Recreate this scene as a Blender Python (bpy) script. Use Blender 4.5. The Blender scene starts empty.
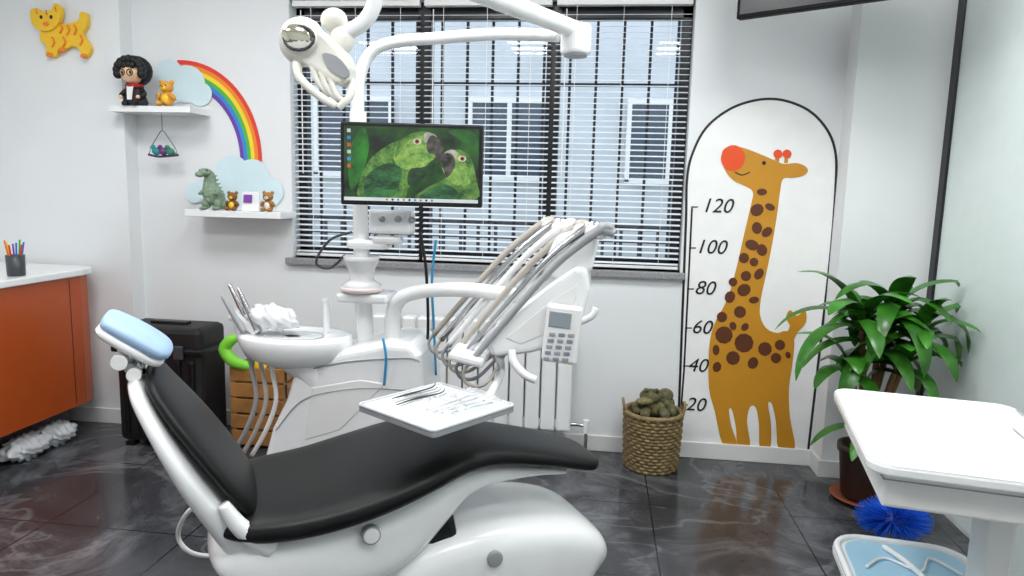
import bpy, math, random
from mathutils import Vector, Matrix, Euler
random.seed(4)
sc=bpy.context.scene
sc.view_settings.view_transform='Standard'
# ---------------- camera ----------------
H=1.36; F=700.0
yaw,pitch,roll=math.radians(7),math.radians(8),math.radians(1.5)
fw=Vector((-math.sin(yaw)*math.cos(pitch),math.cos(yaw)*math.cos(pitch),-math.sin(pitch)))
r0=Vector((math.cos(yaw),math.sin(yaw),0)); u0=r0.cross(fw)
rt=r0*math.cos(roll)+u0*math.sin(roll); up=u0*math.cos(roll)-r0*math.sin(roll)
C=Vector((0,0,H))
cd=bpy.data.cameras.new('camera'); cam=bpy.data.objects.new('camera',cd); sc.collection.objects.link(cam)
cd.sensor_width=36; cd.lens=36*F/1024; cd.clip_start=.05
m=Matrix((rt,up,-fw)).transposed().to_4x4(); m.translation=C; cam.matrix_world=m
sc.camera=cam
# surveying helpers: intersect a sight line with a real plane
def ray(u,v): return fw+rt*((u-512)/F)+up*((288-v)/F)
def PY(u,v,Y): d=ray(u,v); return C+d*(Y/d.y)
def PZ(u,v,Z): d=ray(u,v); return C+d*((Z-H)/d.z)
def PX(u,v,X): d=ray(u,v); return C+d*(X/d.x)
# ---------------- materials ----------------
def lin(c):
    if isinstance(c,str):
        c=[int(c[i:i+2],16)/255 for i in (0,2,4)]
    return tuple((x/12.92 if x<=.04045 else ((x+.055)/1.055)**2.4) for x in c[:3])+(1,)
def M(name,col,rough=.5,metal=0,var=.0,scale=12,bump=0,trans=0,emis=0,alpha=1,coat=0,spec=.5):
    mt=bpy.data.materials.new(name); mt.use_nodes=True; nt=mt.node_tree; b=nt.nodes['Principled BSDF']
    c=lin(col); b.inputs['Base Color'].default_value=c; b.inputs['Roughness'].default_value=rough
    b.inputs['Metallic'].default_value=metal; b.inputs['Transmission Weight'].default_value=trans
    b.inputs['Alpha'].default_value=alpha; b.inputs['Coat Weight'].default_value=coat; b.inputs['Specular IOR Level'].default_value=spec
    tc=nt.nodes.new('ShaderNodeTexCoord'); n=nt.nodes.new('ShaderNodeTexNoise'); n.inputs['Scale'].default_value=scale; n.inputs['Detail'].default_value=4
    nt.links.new(tc.outputs['Object'],n.inputs['Vector'])
    v=max(var,.02)
    r=nt.nodes.new('ShaderNodeValToRGB'); r.color_ramp.elements[0].position=.3; r.color_ramp.elements[1].position=.7
    r.color_ramp.elements[0].color=tuple(x*(1-v) for x in c[:3])+(1,); r.color_ramp.elements[1].color=tuple(min(1,x*(1+v)) for x in c[:3])+(1,)
    nt.links.new(n.outputs['Fac'],r.inputs['Fac']); nt.links.new(r.outputs['Color'],b.inputs['Base Color'])
    if emis:
        nt.links.new(r.outputs['Color'],b.inputs['Emission Color']); b.inputs['Emission Strength'].default_value=emis
        b.inputs['Specular IOR Level'].default_value=.1
    if bump:
        bp=nt.nodes.new('ShaderNodeBump'); bp.inputs['Strength'].default_value=bump; bp.inputs['Distance'].default_value=.01
        nt.links.new(n.outputs['Fac'],bp.inputs['Height']); nt.links.new(bp.outputs['Normal'],b.inputs['Normal'])
    return mt
wallm=M('wall_paint','e7e9ea',.6,var=.015,scale=3)
white=M('white_plastic','f0f1f1',.25,coat=.3)
white2=M('white_matte','e8e8e6',.45)
cream=M('cream_plastic','e6e4da',.3)
black=M('black_plastic','0c0c0d',.35)
blackr=M('black_rubber','121213',.55,bump=.1,scale=60)
leather=M('black_leather','0c0c0d',.42,bump=.05,scale=120,spec=.32)
chrome=M('chrome','c8c8c8',.2,metal=1)
grey=M('grey_plastic','9a9c9e',.4)
dgrey=M('dark_grey','3c3e42',.4)
framem=M('window_frame_black','15171b',.35)
bluepad=M('blue_pad','a4c0e0',.5,var=.05)
orange=M('orange_laminate','b4501f',.3,var=.03)
granite=M('granite','8f8f92',.3,var=.25,scale=90)
hose=M('hose_beige','b5aea4',.4)
glassm=M('clear_plastic','f2f5f7',.12,trans=.5,alpha=.38)
redm=M('red','d8322a',.5); yellowm=M('yellow','f2c32c',.5); greenm=M('green','47a83f',.5); bluem=M('blue','2f6fd0',.5)
violetm=M('violet','7a3fa0',.5); orangem=M('orange','ee8420',.5)
skin=M('skin','f0c39c',.5)
giraffem=M('giraffe_ochre','c98c1c',.5,var=.02); spotm=M('giraffe_spots','5e2f12',.5); noserd=M('nose_orange','e8501c',.5)
inkm=M('ink','17171a',.5)
cloudm=M('cloud','d3e8ee',.6,var=.04,scale=6)
leafm=M('leaf','35741f',.3,var=.55,scale=7); stemm=M('stem','7a5a35',.7,var=.3,bump=.4)
wick=M('wicker','8a7650',.65,var=.35,scale=40); wood=M('wood','9a6c38',.5,var=.25,scale=15)
plushm=M('plush_olive','5f5c40',.95,var=.45,scale=50,bump=.8)
# floor
def floor_mat():
    mt=bpy.data.materials.new('marble_tiles'); mt.use_nodes=True; nt=mt.node_tree; b=nt.nodes['Principled BSDF']; L=nt.links.new
    tc=nt.nodes.new('ShaderNodeTexCoord'); mp=nt.nodes.new('ShaderNodeMapping'); L(tc.outputs['Object'],mp.inputs['Vector'])
    mp.inputs['Location'].default_value=(.33,.02,0)
    n=nt.nodes.new('ShaderNodeTexNoise'); n.inputs['Scale'].default_value=2.1; n.inputs['Detail'].default_value=10; n.inputs['Roughness'].default_value=.68; n.inputs['Distortion'].default_value=.9
    L(mp.outputs[0],n.inputs['Vector'])
    r=nt.nodes.new('ShaderNodeValToRGB'); e=r.color_ramp.elements
    e[0].position=.34; e[0].color=lin('2c2d30'); e[1].position=.70; e[1].color=lin('77787d')
    a=e.new(.5); a.color=lin('414246')
    L(n.outputs['Fac'],r.inputs['Fac'])
    n2=nt.nodes.new('ShaderNodeTexNoise'); n2.inputs['Scale'].default_value=.9; n2.inputs['Detail'].default_value=6; n2.inputs['Distortion'].default_value=1.0
    L(mp.outputs[0],n2.inputs['Vector'])
    r2=nt.nodes.new('ShaderNodeValToRGB'); e=r2.color_ramp.elements; e[0].position=.490; e[0].color=(0,0,0,1); e[1].position=.51; e[1].color=(0,0,0,1); q=e.new(.5); q.color=(.28,.28,.28,1)
    L(n2.outputs['Fac'],r2.inputs['Fac'])
    mx=nt.nodes.new('ShaderNodeMix'); mx.data_type='RGBA'; L(r2.outputs['Color'],mx.inputs['Factor']); L(r.outputs['Color'],mx.inputs[6]); mx.inputs[7].default_value=lin('96979b')
    br=nt.nodes.new('ShaderNodeTexBrick'); br.offset=0; br.inputs['Scale'].default_value=1; br.inputs['Brick Width'].default_value=.6; br.inputs['Row Height'].default_value=.6
    br.inputs['Mortar Size'].default_value=.003; br.inputs['Mortar Smooth'].default_value=0
    L(mp.outputs[0],br.inputs['Vector'])
    m2=nt.nodes.new('ShaderNodeMix'); m2.data_type='RGBA'; L(br.outputs['Fac'],m2.inputs['Factor']); L(mx.outputs[2],m2.inputs[6]); m2.inputs[7].default_value=lin('151517')
    L(m2.outputs[2],b.inputs['Base Color']); b.inputs['Roughness'].default_value=.15
    return mt
floorm=floor_mat()
# ---------------- geometry helpers ----------------
class Grp:
    def __init__(s,name,loc=(0,0,0),rz=0,local=False):
        s.e=bpy.data.objects.new(name,None); s.e.empty_display_size=.1; sc.collection.objects.link(s.e)
        s.e.location=loc; s.e.rotation_euler=(0,0,rz)
        s.inv=Matrix() if local else (Matrix.Translation(loc)@Matrix.Rotation(rz,4,'Z')).inverted()
    def add(s,o): o.parent=s.e; o.matrix_parent_inverse=s.inv
def mesh(g,name,vs,fs,m,smooth=False,bev=0,sub=0,seg=2):
    me=bpy.data.meshes.new(name); me.from_pydata([tuple(v) for v in vs],[],fs); me.materials.append(m)
    if smooth: me.polygons.foreach_set('use_smooth',[True]*len(me.polygons))
    me.update()
    o=bpy.data.objects.new(name,me); sc.collection.objects.link(o)
    if g: g.add(o)
    if bev:
        b=o.modifiers.new('b','BEVEL'); b.width=bev; b.segments=seg; b.limit_method='ANGLE'; b.angle_limit=math.radians(40)
    if sub:
        b=o.modifiers.new('s','SUBSURF'); b.levels=sub; b.render_levels=sub
    return o
BF=[(0,3,2,1),(4,5,6,7),(0,1,5,4),(1,2,6,5),(2,3,7,6),(3,0,4,7)]
def bv(c,s,rot=(0,0,0)):
    R=Euler(rot).to_matrix(); c=Vector(c)
    return [c+R@Vector((x*s[0]/2,y*s[1]/2,z*s[2]/2)) for z in(-1,1) for x,y in((-1,-1),(1,-1),(1,1),(-1,1))]
def box(g,name,c,s,m,bev=.004,rot=(0,0,0),seg=2): return mesh(g,name,bv(c,s,rot),BF,m,bev=bev,seg=seg)
def boxes(g,name,lst,m,bev=0):
    vs=[];fs=[]
    for a,b in lst:
        c=[(a[i]+b[i])/2 for i in range(3)]; s=[abs(b[i]-a[i]) for i in range(3)]; k=len(vs)
        vs+=bv(c,s); fs+=[tuple(i+k for i in f) for f in BF]
    return mesh(g,name,vs,fs,m,bev=bev)
def cat(pts,n=6,closed=False):
    P=[Vector(p) for p in pts]; out=[]; N=len(P)
    rng=range(N) if closed else range(N-1)
    for i in rng:
        if closed: a,b,c,d=P[i-1],P[i],P[(i+1)%N],P[(i+2)%N]
        else: a,b,c,d=P[max(i-1,0)],P[i],P[i+1],P[min(i+2,N-1)]
        for k in range(n):
            t=k/n; out.append(.5*((2*b)+(c-a)*t+(2*a-5*b+4*c-d)*t*t+(3*b-a-3*c+d)*t**3))
    if not closed: out.append(P[-1])
    return out
def sweep(P,rs,n=10,k0=0,cap=True):
    vs=[];fs=[]; N=len(P); T=(P[1]-P[0]).normalized()
    nn=T.orthogonal().normalized()
    for i in range(N):
        t=(P[min(i+1,N-1)]-P[max(i-1,0)]).normalized()
        nn=(nn-t*nn.dot(t)).normalized(); b=t.cross(nn)
        for k in range(n):
            a=2*math.pi*k/n; vs.append(P[i]+(nn*math.cos(a)+b*math.sin(a))*rs[i])
    for i in range(N-1):
        for k in range(n):
            fs.append((k0+i*n+k,k0+i*n+(k+1)%n,k0+(i+1)*n+(k+1)%n,k0+(i+1)*n+k))
    if cap: fs.append(tuple(k0+k for k in range(n))[::-1]); fs.append(tuple(k0+(N-1)*n+k for k in range(n)))
    return vs,fs
def tube(g,name,pts,r,m,n=10,sm=6):
    rl=r if isinstance(r,(list,tuple)) else [r]*len(pts)
    if sm:
        P=cat(pts,sm); rs=[]
        for i in range(len(P)):
            f=i/sm; a=int(min(f,len(pts)-1)); b=min(a+1,len(pts)-1); rs.append(rl[a]+(rl[b]-rl[a])*(f-a))
    else: P=[Vector(p) for p in pts]; rs=rl
    vs,fs=sweep(P,rs,n); o=mesh(g,name,vs,fs,m,smooth=True); return o
def cyl(g,name,a,b,r,m,r2=None,n=28,bev=.002):
    a,b=Vector(a),Vector(b); vs,fs=sweep([a,b],[r,r if r2 is None else r2],n)
    return mesh(g,name,vs,fs,m,bev=bev,smooth=False)
def ell(g,name,c,r,m,rot=(0,0,0),n=20):
    R=Euler(rot).to_matrix(); c=Vector(c); vs=[];fs=[]; h=n//2
    for i in range(1,h):
        t=math.pi*i/h
        for k in range(n):
            a=2*math.pi*k/n; vs.append(c+R@Vector((r[0]*math.sin(t)*math.cos(a),r[1]*math.sin(t)*math.sin(a),r[2]*math.cos(t))))
    top=len(vs); vs.append(c+R@Vector((0,0,r[2]))); vs.append(c+R@Vector((0,0,-r[2])))
    for i in range(h-2):
        for k in range(n): fs.append((i*n+k,(i+1)*n+k,(i+1)*n+(k+1)%n,i*n+(k+1)%n))
    for k in range(n): fs.append((top,k,(k+1)%n)); fs.append((top+1,(h-2)*n+(k+1)%n,(h-2)*n+k))
    return mesh(g,name,vs,fs,m,smooth=True)
def poly(g,name,pts,off,m,bev=0,smooth=0,seg=2):
    P=cat(pts,smooth,True) if smooth else [Vector(p) for p in pts]; N=len(P); off=Vector(off)
    vs=P+[p+off for p in P]; fs=[tuple(range(N))[::-1],tuple(range(N,2*N))]+[(i,(i+1)%N,(i+1)%N+N,i+N) for i in range(N)]
    return mesh(g,name,vs,fs,m,bev=bev,seg=seg)
def lathe(g,name,c,prof,m,n=36,sx=1,sy=1):
    c=Vector(c); vs=[];fs=[]
    for r,z in prof:
        for k in range(n):
            a=2*math.pi*k/n; vs.append(c+Vector((r*sx*math.cos(a),r*sy*math.sin(a),z)))
    for i in range(len(prof)-1):
        for k in range(n): fs.append((i*n+k,i*n+(k+1)%n,(i+1)*n+(k+1)%n,(i+1)*n+k))
    fs.append(tuple(range(n))[::-1]); fs.append(tuple((len(prof)-1)*n+k for k in range(n)))
    return mesh(g,name,vs,fs,m,smooth=True)
def loft(g,name,st,m,e=3,n=24,sm=4,y0=0):
    Q=cat([(s[0],s[1],0) for s in st],sm); W=cat([(s[2],s[3],0) for s in st],sm)
    vs=[];fs=[]; N=len(Q)
    for i in range(N):
        t=(Q[min(i+1,N-1)]-Q[max(i-1,0)]).normalized(); nx,nz=-t.y,t.x
        for k in range(n):
            a=2*math.pi*(k+.5)/n; c,s=math.cos(a),math.sin(a)
            y=W[i].x*math.copysign(abs(c)**(2/e),c); h=W[i].y/2*math.copysign(abs(s)**(2/e),s)
            vs.append((Q[i].x+nx*h,y0+y,Q[i].y+nz*h))
    for i in range(N-1):
        for k in range(n): fs.append((i*n+k,i*n+(k+1)%n,(i+1)*n+(k+1)%n,(i+1)*n+k))
    fs.append(tuple(range(n))[::-1]); fs.append(tuple((N-1)*n+k for k in range(n)))
    return mesh(g,name,vs,fs,m,smooth=True,sub=1)
def rrect(cx,cy,w,h,r,z,rz=0,n=6):
    out=[]
    for sx,sy,a0 in((1,1,0),(-1,1,90),(-1,-1,180),(1,-1,270)):
        for k in range(n+1):
            a=math.radians(a0+90*k/n); x=sx*(w/2-r)+r*math.cos(a); y=sy*(h/2-r)+r*math.sin(a)
            out.append(Vector((cx+x*math.cos(rz)-y*math.sin(rz),cy+x*math.sin(rz)+y*math.cos(rz),z)))
    return out
def ring(l): return l+[l[0]]
def crumple(name,loc,r,m,rot=(0,0,0),amp=1):
    o=ell(None,name,(0,0,0),r,m,n=48)
    for v in o.data.vertices:
        c=v.co; k=1+amp*(.10*math.sin(c.x*110+c.z*60)+.08*math.sin(c.y*140+c.x*70)+.06*math.sin(c.z*250+c.x*160)); v.co=c*k
    o.location=loc; o.rotation_euler=rot; return o
# ---------------- room ----------------
YW=3.6; XL=PY(8,150,YW).x; XR=1.56; YF=-1.3; ZC=2.7
xp=PY(128,200,YW-.1).x; xc=PY(826,300,YW).x
wl=PY(291,140,YW).x; wr=PY(688,140,YW).x; wb=(PY(300,257,YW).z+PY(680,273,YW).z)/2; wt=PY(490,-2,YW).z
boxes(None,'wall_back',[((XL-.2,YW,0),(wl,YW+.2,ZC)),((wr,YW,0),(XR+.2,YW+.2,ZC)),((wl,YW,0),(wr,YW+.2,wb)),((wl,YW,wt),(wr,YW+.2,ZC)),
   ((XL,YW-.1,0),(xp,YW,ZC)),((xc,YW-.14,0),(XR,YW,ZC))],wallm)
boxes(None,'wall_left',[((XL-.2,YF,0),(XL,YW,ZC))],wallm)
boxes(None,'wall_front',[((XL-.2,YF-.2,0),(XR+.2,YF,ZC))],wallm)
boxes(None,'wall_right',[((XR,YF,0),(XR+.2,YW,ZC))],M('frosted_panel','e3ebe8',.25,var=.02))
boxes(None,'floor',[((XL-.2,YF-.2,-.1),(XR+.2,YW+.2,0))],floorm)
boxes(None,'ceiling',[((XL-.2,YF-.2,ZC),(XR+.2,YW+.2,ZC+.1))],white2)
boxes(None,'baseboard_back',[((xp,YW-.015,0),(xc,YW,.085)),((XL+.0,YW-.115,0),(xp+.015,YW-.1,.085)),((xc-.015,YW-.155,0),(XR,YW-.14,.085)),((xc-.015,YW-.15,0),(xc,YW-.015,.085)),((xp,YW-.1,0),(xp+.015,YW-.015,.085))],white2,bev=.003)
boxes(None,'baseboard_right',[((XR-.015,YF,0),(XR,YW-.16,.085))],white2,bev=.003)
xd=PX(944,150,XR-.03)
g=Grp('door_1',(XR-.02,xd.y,0))
boxes(g,'frame_post',[((XR-.03,xd.y-.035,0),(XR,xd.y+.035,2.5))],framem,bev=.003)
boxes(g,'frame_head',[((XR-.03,xd.y-1.0,2.44),(XR,xd.y-.03,2.5))],framem,bev=.003)
boxes(g,'glass_leaf',[((XR-.018,xd.y-1.0,.02),(XR-.005,xd.y-.03,2.44))],M('frosted_glass','dfeae7',.15))
# window
g=Grp('window_1',((wl+wr)/2,YW+.1,wb))
fy0,fy1=YW+.09,YW+.15
m1=PY(420,140,YW).x; m2=PY(550,140,YW).x
boxes(g,'frame',[((wl,fy0,wb),(wl+.05,fy1,wt)),((wr-.05,fy0,wb),(wr,fy1,wt)),((wl,fy0,wb),(wr,fy1,wb+.06)),((wl,fy0,wt-.08),(wr,fy1,wt)),
  ((m1-.035,fy0-.02,wb),(m1+.035,fy1,wt)),((m2-.035,fy0-.02,wb),(m2+.035,fy1,wt))],framem,bev=.004)
gp=bpy.data.materials.new('pane'); gp.use_nodes=True; nt=gp.node_tree; nt.nodes.clear()
o=nt.nodes.new('ShaderNodeOutputMaterial'); a=nt.nodes.new('ShaderNodeBsdfTransparent'); b=nt.nodes.new('ShaderNodeBsdfGlossy'); b.inputs['Roughness'].default_value=.02
mx=nt.nodes.new('ShaderNodeMixShader'); mx.inputs[0].default_value=.03; a.inputs[0].default_value=(.9,.93,.96,1)
nt.links.new(a.outputs[0],mx.inputs[1]); nt.links.new(b.outputs[0],mx.inputs[2]); nt.links.new(mx.outputs[0],o.inputs[0])
boxes(g,'glass',[((wl+.05,YW+.12,wb+.06),(wr-.05,YW+.124,wt-.06))],gp)
boxes(g,'security_bars',[((x,YW+.28,wb-.1),(x+.014,YW+.294,wt+.1)) for x in [wl-.1+.14*i for i in range(18)]]+[((wl-.15,YW+.28,z),(wr+.2,YW+.294,z+.018)) for z in (wb+.12,wb+.95)]+[((x,YW+.2,z),(x+.02,YW+.29,z+.02)) for x in (wl-.15,wr+.15) for z in (wb+.12,wb+.95)],M('iron','20232a',.5))
slat=M('slat','e8ecf1',.4)
for (a,b) in ((wl+.01,m1-.012),(m1+.012,m2-.012),(m2+.012,wr-.01)):
    g=Grp('venetian_blind',((a+b)/2,YW+.03,wb))
    vs=[];fs=[]; z=wb+.035
    while z<wt-.05:
        k=len(vs); vs+=bv(((a+b)/2,YW+.035,z),(b-a,.025,.0016),(math.radians(16),0,0)); fs+=[tuple(i+k for i in f) for f in BF]; z+=.0285
    mesh(g,'slats',vs,fs,slat)
    boxes(g,'rails',[((a,YW+.02,wb+.01),(b,YW+.05,wb+.024)),((a,YW+.015,wt-.03),(b,YW+.055,wt))],white2,bev=.002)
    boxes(g,'cords',[((x-.001,YW+.02,wb+.02),(x+.001,YW+.022,wt-.03)) for x in (a+.1,(a+b)/2,b-.1)],white2)
    cyl(g,'tilt_wand',(a+.05,YW+.01,wt-.05),(a+.05,YW+.01,wb+.45),.003,white2,n=8)
boxes(None,'window_sill',[((wl-.03,YW-.035,wb-.035),(wr+.02,YW+.09,wb))],granite,bev=.004)
# exterior
fac=M('facade','cdd2d8',.8,var=.12,scale=1.5)
g=Grp('exterior_building',(0,9.5,0))
boxes(g,'facade',[((-9,9.5,-1),(6,9.8,6))],fac)
fx=(-6.2,-3.9,-1.75,.35)
boxes(g,'facade_windows',[((x,9.44,1.55),(x+1.0,9.52,2.5)) for x in fx],M('facade_glass','4a5664',.1))
boxes(g,'facade_window_frames',[((x-.06,9.40,1.48),(x+1.06,9.46,1.55)) for x in fx]+[((x-.06,9.40,2.5),(x+1.06,9.46,2.56)) for x in fx]+[((x+.47,9.40,1.55),(x+.53,9.46,2.5)) for x in fx]+[((x-.06,9.40,1.5),(x,9.46,2.5)) for x in fx]+[((x+1,9.40,1.5),(x+1.06,9.46,2.5)) for x in fx],M('wf','f4f4f4',.5))
boxes(g,'balcony_fence',[((-9+.22*i,8.6,-.2),(-8.96+.22*i,8.63,.95)) for i in range(66)]+[((-9,8.6,.9),(6,8.63,.97))],M('fence','3a3e46',.5))
boxes(None,'exterior_ground',[((-9,YW+.4,-.3),(6,9.5,-.15))],M('grass','4c7040',.9,var=.4,scale=4,bump=.5))
# radiator
ra=PY(372,330,YW-.1).x; rb=PY(586,330,YW-.1).x; g=Grp('radiator',((ra+rb)/2,YW-.08,.1))
ztop=PY(410,316,YW-.1).z; zb=PY(580,432,YW-.1).z; n=int((rb-ra)/.082)
boxes(g,'sections',[((ra+i*.082,YW-.12,zb),(ra+i*.082+.074,YW-.05,ztop)) for i in range(n)],white,bev=.012)
boxes(g,'manifolds',[((ra,YW-.1,ztop-.06),(ra+n*.082-.01,YW-.065,ztop-.02)),((ra,YW-.1,zb+.02),(ra+n*.082-.01,YW-.065,zb+.06))],white)
boxes(g,'brackets',[((ra+.2,YW-.06,ztop-.08),(ra+.23,YW,ztop-.05)),((rb-.25,YW-.06,ztop-.08),(rb-.22,YW,ztop-.05))],white)
tube(g,'valve_pipe',[(ra+n*.082-.02,YW-.08,zb+.03),(rb+.0,YW-.08,zb+.03),(rb+.02,YW-.08,zb),(rb+.02,YW-.08,.0)],.01,chrome)
cyl(g,'valve',(rb+.02,YW-.08,zb-.01),(rb+.02,YW-.08,zb+.06),.017,white)
# ---------------- wall decals ----------------
def D(g,name,px,m,off=.003,smooth=0,Y=None):
    Y=(YW if Y is None else Y); pts=[PY(u,v,Y-off) for u,v in px]
    return poly(g,name,pts,(0,.0012,0),m,smooth=smooth)
def circ(u,v,a,b=None,n=20,rot=0):
    b=b or a; return [(u+a*math.cos(t)*math.cos(rot)-b*math.sin(t)*math.sin(rot),v+a*math.cos(t)*math.sin(rot)+b*math.sin(t)*math.cos(rot)) for t in [2*math.pi*k/n for k in range(n)]]
def wline(g,name,px,w,m,off=.004,smooth=6,closed=False):
    P=cat([PY(u,v,YW-off) for u,v in px],smooth,closed) if smooth else [PY(u,v,YW-off) for u,v in px]
    vs=[];fs=[];N=len(P)
    for i in range(N):
        t=(P[(i+1)%N if closed else min(i+1,N-1)]-P[i-1 if (closed or i) else 0]).normalized(); nn=Vector((-t.z,0,t.x))*w/2
        vs+=[P[i]+nn,P[i]-nn]
    for i in range(N if closed else N-1):
        j=(i+1)%N; fs.append((2*i,2*i+1,2*j+1,2*j))
    return mesh(g,name,vs,fs,m)
g=Grp('giraffe_height_chart_decal',tuple(PY(760,300,YW)))
arch=[(677,455),(680,380),(683,300),(686,220),(687,180),(692,155),(706,128),(730,109),(757,100),(782,100),(808,110),(826,128),(835,150),(836,180),(831,250),(822,330),(814,400),(808,452)]
D(g,'arch_panel',arch,M('decal_white','f4f4f2',.5),.0015)
wline(g,'arch_outline',arch,.012,inkm,.003)
out=[(722,155),(724,149),(732,146),(744,148),(760,154),(774,160),(784,164),(796,163),(805,166),(808,171),(803,176),(792,178),(783,179),(780,192),(777,215),(772,245),(766,275),(761,298),(760,315),(766,328),(777,333),(786,331),(794,338),(793,360),(789,388),(790,418),(795,450),(779,451),(776,422),(772,404),(768,404),(771,424),(770,449),(760,449),(759,425),(756,408),(750,407),(747,422),(750,447),(738,447),(736,428),(732,410),(729,410),(731,425),(737,446),(723,445),(715,412),(709,388),(709,350),(714,325),(727,300),(736,270),(744,235),(751,205),(753,192),(745,186),(733,180),(724,168)]
D(g,'giraffe_body',out,giraffem,.004,smooth=3)
D(g,'giraffe_nose',circ(733,158,12,13,rot=.2),noserd,.006)
D(g,'tail',[(786,335),(790,326),(786,318),(790,310),(797,316),(805,310),(806,322),(798,332),(792,342)],giraffem,.0045,smooth=3)
D(g,'horn_1',[(775,160),(777,152),(780,152),(779,162)],giraffem,.0045); D(g,'horn_2',[(784,163),(785,153),(788,153),(788,163)],giraffem,.0045)
D(g,'horn_tip_1',circ(778,154,4.5),noserd,.006); D(g,'horn_tip_2',circ(787,154,4.5,4.5),noserd,.006)
D(g,'eye',circ(764,163,2),inkm,.006)
wline(g,'smile',[(735,172),(742,175),(750,172)],.005,inkm,.006)
for i,(u,v,a,b) in enumerate([(762,192,6,4),(757,210,7,8),(770,207,4,6),(757,228,6,7),(767,232,5,7),(752,245,6,8),(762,250,6,7),(744,258,6,6),(754,262,5,5),(746,276,6,6),(759,274,5,7),(733,282,5,5),(744,290,8,7),(730,297,6,7),(754,300,4,6),(740,312,7,7),(722,317,6,6),(733,326,5,4),(745,327,5,4),(724,335,10,10),(744,343,11,11),(765,349,8,8),(716,350,4,6),(733,358,8,8),(753,363,7,6),(780,345,6,6),(776,358,6,6),(717,367,6,5),(788,355,3,4)]):
    D(g,'spot_%d'%i,circ(u,v,a*.88,b*.88,10,rot=i),spotm,.006)
wline(g,'ruler_line',[(692,208),(688,290),(684,370),(681,410)],.009,inkm,.004,smooth=0)
for i,(txt,u,v) in enumerate([('120',700,211),('100',694,252),('80',693,293),('60',690,332),('40',686,370),('20',684,409)]):
    wline(g,'tick_%d'%i,[(691-2*i,v-4),(698-2*i,v-4)],.006,inkm,.004,smooth=0)
    cu=bpy.data.curves.new('number','FONT'); cu.body=txt; cu.size=.10; cu.shear=.25; cu.extrude=.0006; cu.materials.append(inkm)
    o=bpy.data.objects.new('number_'+txt,cu); sc.collection.objects.link(o); p=PY(u+1,v+1,YW-.004); o.location=p; o.rotation_euler=(math.pi/2,0,0); g.add(o)
g=Grp('rainbow_decal',tuple(PY(225,130,YW)))
cols=[('e23b2e'),('f08a24'),('f5d92e'),('4fb548'),('3487d8'),('6b3fa5')]
for i,cc in enumerate(cols):
    mt=M('rainbow_%d'%i,cc,.5)
    def arc(k,t): 
        rx=82-3.6*k; ry=103-4.2*k; return (180+rx*math.sin(t),163-ry*math.cos(t))
    ts=[math.radians(-2+92*j/20) for j in range(21)]
    D(g,'band_%d'%i,[arc(i,t) for t in ts]+[arc(i+1,t) for t in ts[::-1]],mt,.004)
def cloud(g,nm,blobs,off):
    for i,(u,v,r) in enumerate(blobs): D(g,nm+'_%d'%i,circ(u,v,r),cloudm,off+.0016*i)
cloud(g,'cloud_upper',[(169,72,13),(186,84,19),(170,92,13),(200,94,12)],.006)
cloud(g,'cloud_lower',[(232,172,17),(212,190,16),(252,176,17),(268,192,15),(236,194,20),(195,193,10)],.006)
YP=YW-.1
g=Grp('tiger_wall_ornament',tuple(PY(62,30,YP)))
poly(g,'body',[PY(u,v,YP-.03) for u,v in [(42,24),(52,22),(66,24),(78,20),(80,12),(86,14),(86,26),(82,34),(90,48),(84,58),(78,48),(70,46),(68,48),(58,50),(56,56),(46,56),(46,46),(40,40)]],(0,.025,0),yellowm,smooth=3,bev=.004)
poly(g,'head',[PY(u,v,YP-.045) for u,v in [(30,10),(36,8),(40,12),(50,10),(54,3),(60,8),(58,22),(50,30),(38,30),(31,22)]],(0,.03,0),yellowm,smooth=3,bev=.004)
for i,(u,v) in enumerate([(60,28),(67,30),(74,30),(80,40),(52,42),(63,42)]): tube(g,'stripe_%d'%i,[PY(u,v-5,YP-.033),PY(u+2,v,YP-.034),PY(u,v+5,YP-.033)],.005,orangem)
for u in (41,51): ell(g,'eye_%d'%u,PY(u,17,YP-.047),(.008,.004,.01),inkm)
for i,(u,v) in enumerate(((36,11),(46,12),(55,9))): tube(g,'head_stripe_%d'%i,[PY(u,v-2,YP-.046),PY(u+1,v+3,YP-.047)],.003,orangem,sm=0)
ell(g,'muzzle',PY(46,24,YP-.045),(.018,.01,.012),orangem)
for i,(u,v) in enumerate([(50,55),(84,56),(62,50)]): ell(g,'paw_%d'%i,PY(u,v,YP-.03),(.02,.015,.012),orangem)
# shelves
a=PY(119,106,YW-.19); b=PY(199,106,YW-.19); zs1=(a.z+b.z)/2
boxes(None,'wall_shelf',[((xp+.0,YW-.19,zs1-.03),(b.x-.05,YW,zs1)),((min(a.x,xp-.02),YW-.19,zs1-.03),(xp+.01,YW-.1,zs1))],white,bev=0)
a=PY(184,211,YW-.19); b=PY(284,211,YW-.19); zs2=(a.z+b.z)/2
boxes(None,'wall_shelf',[((a.x,YW-.19,zs2-.035),(b.x-.02,YW,zs2))],white,bev=.003)
ys=YW-.13
def onshelf(u,z): 
    p=PY(u,100,ys); return Vector((p.x,ys,z))
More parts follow.
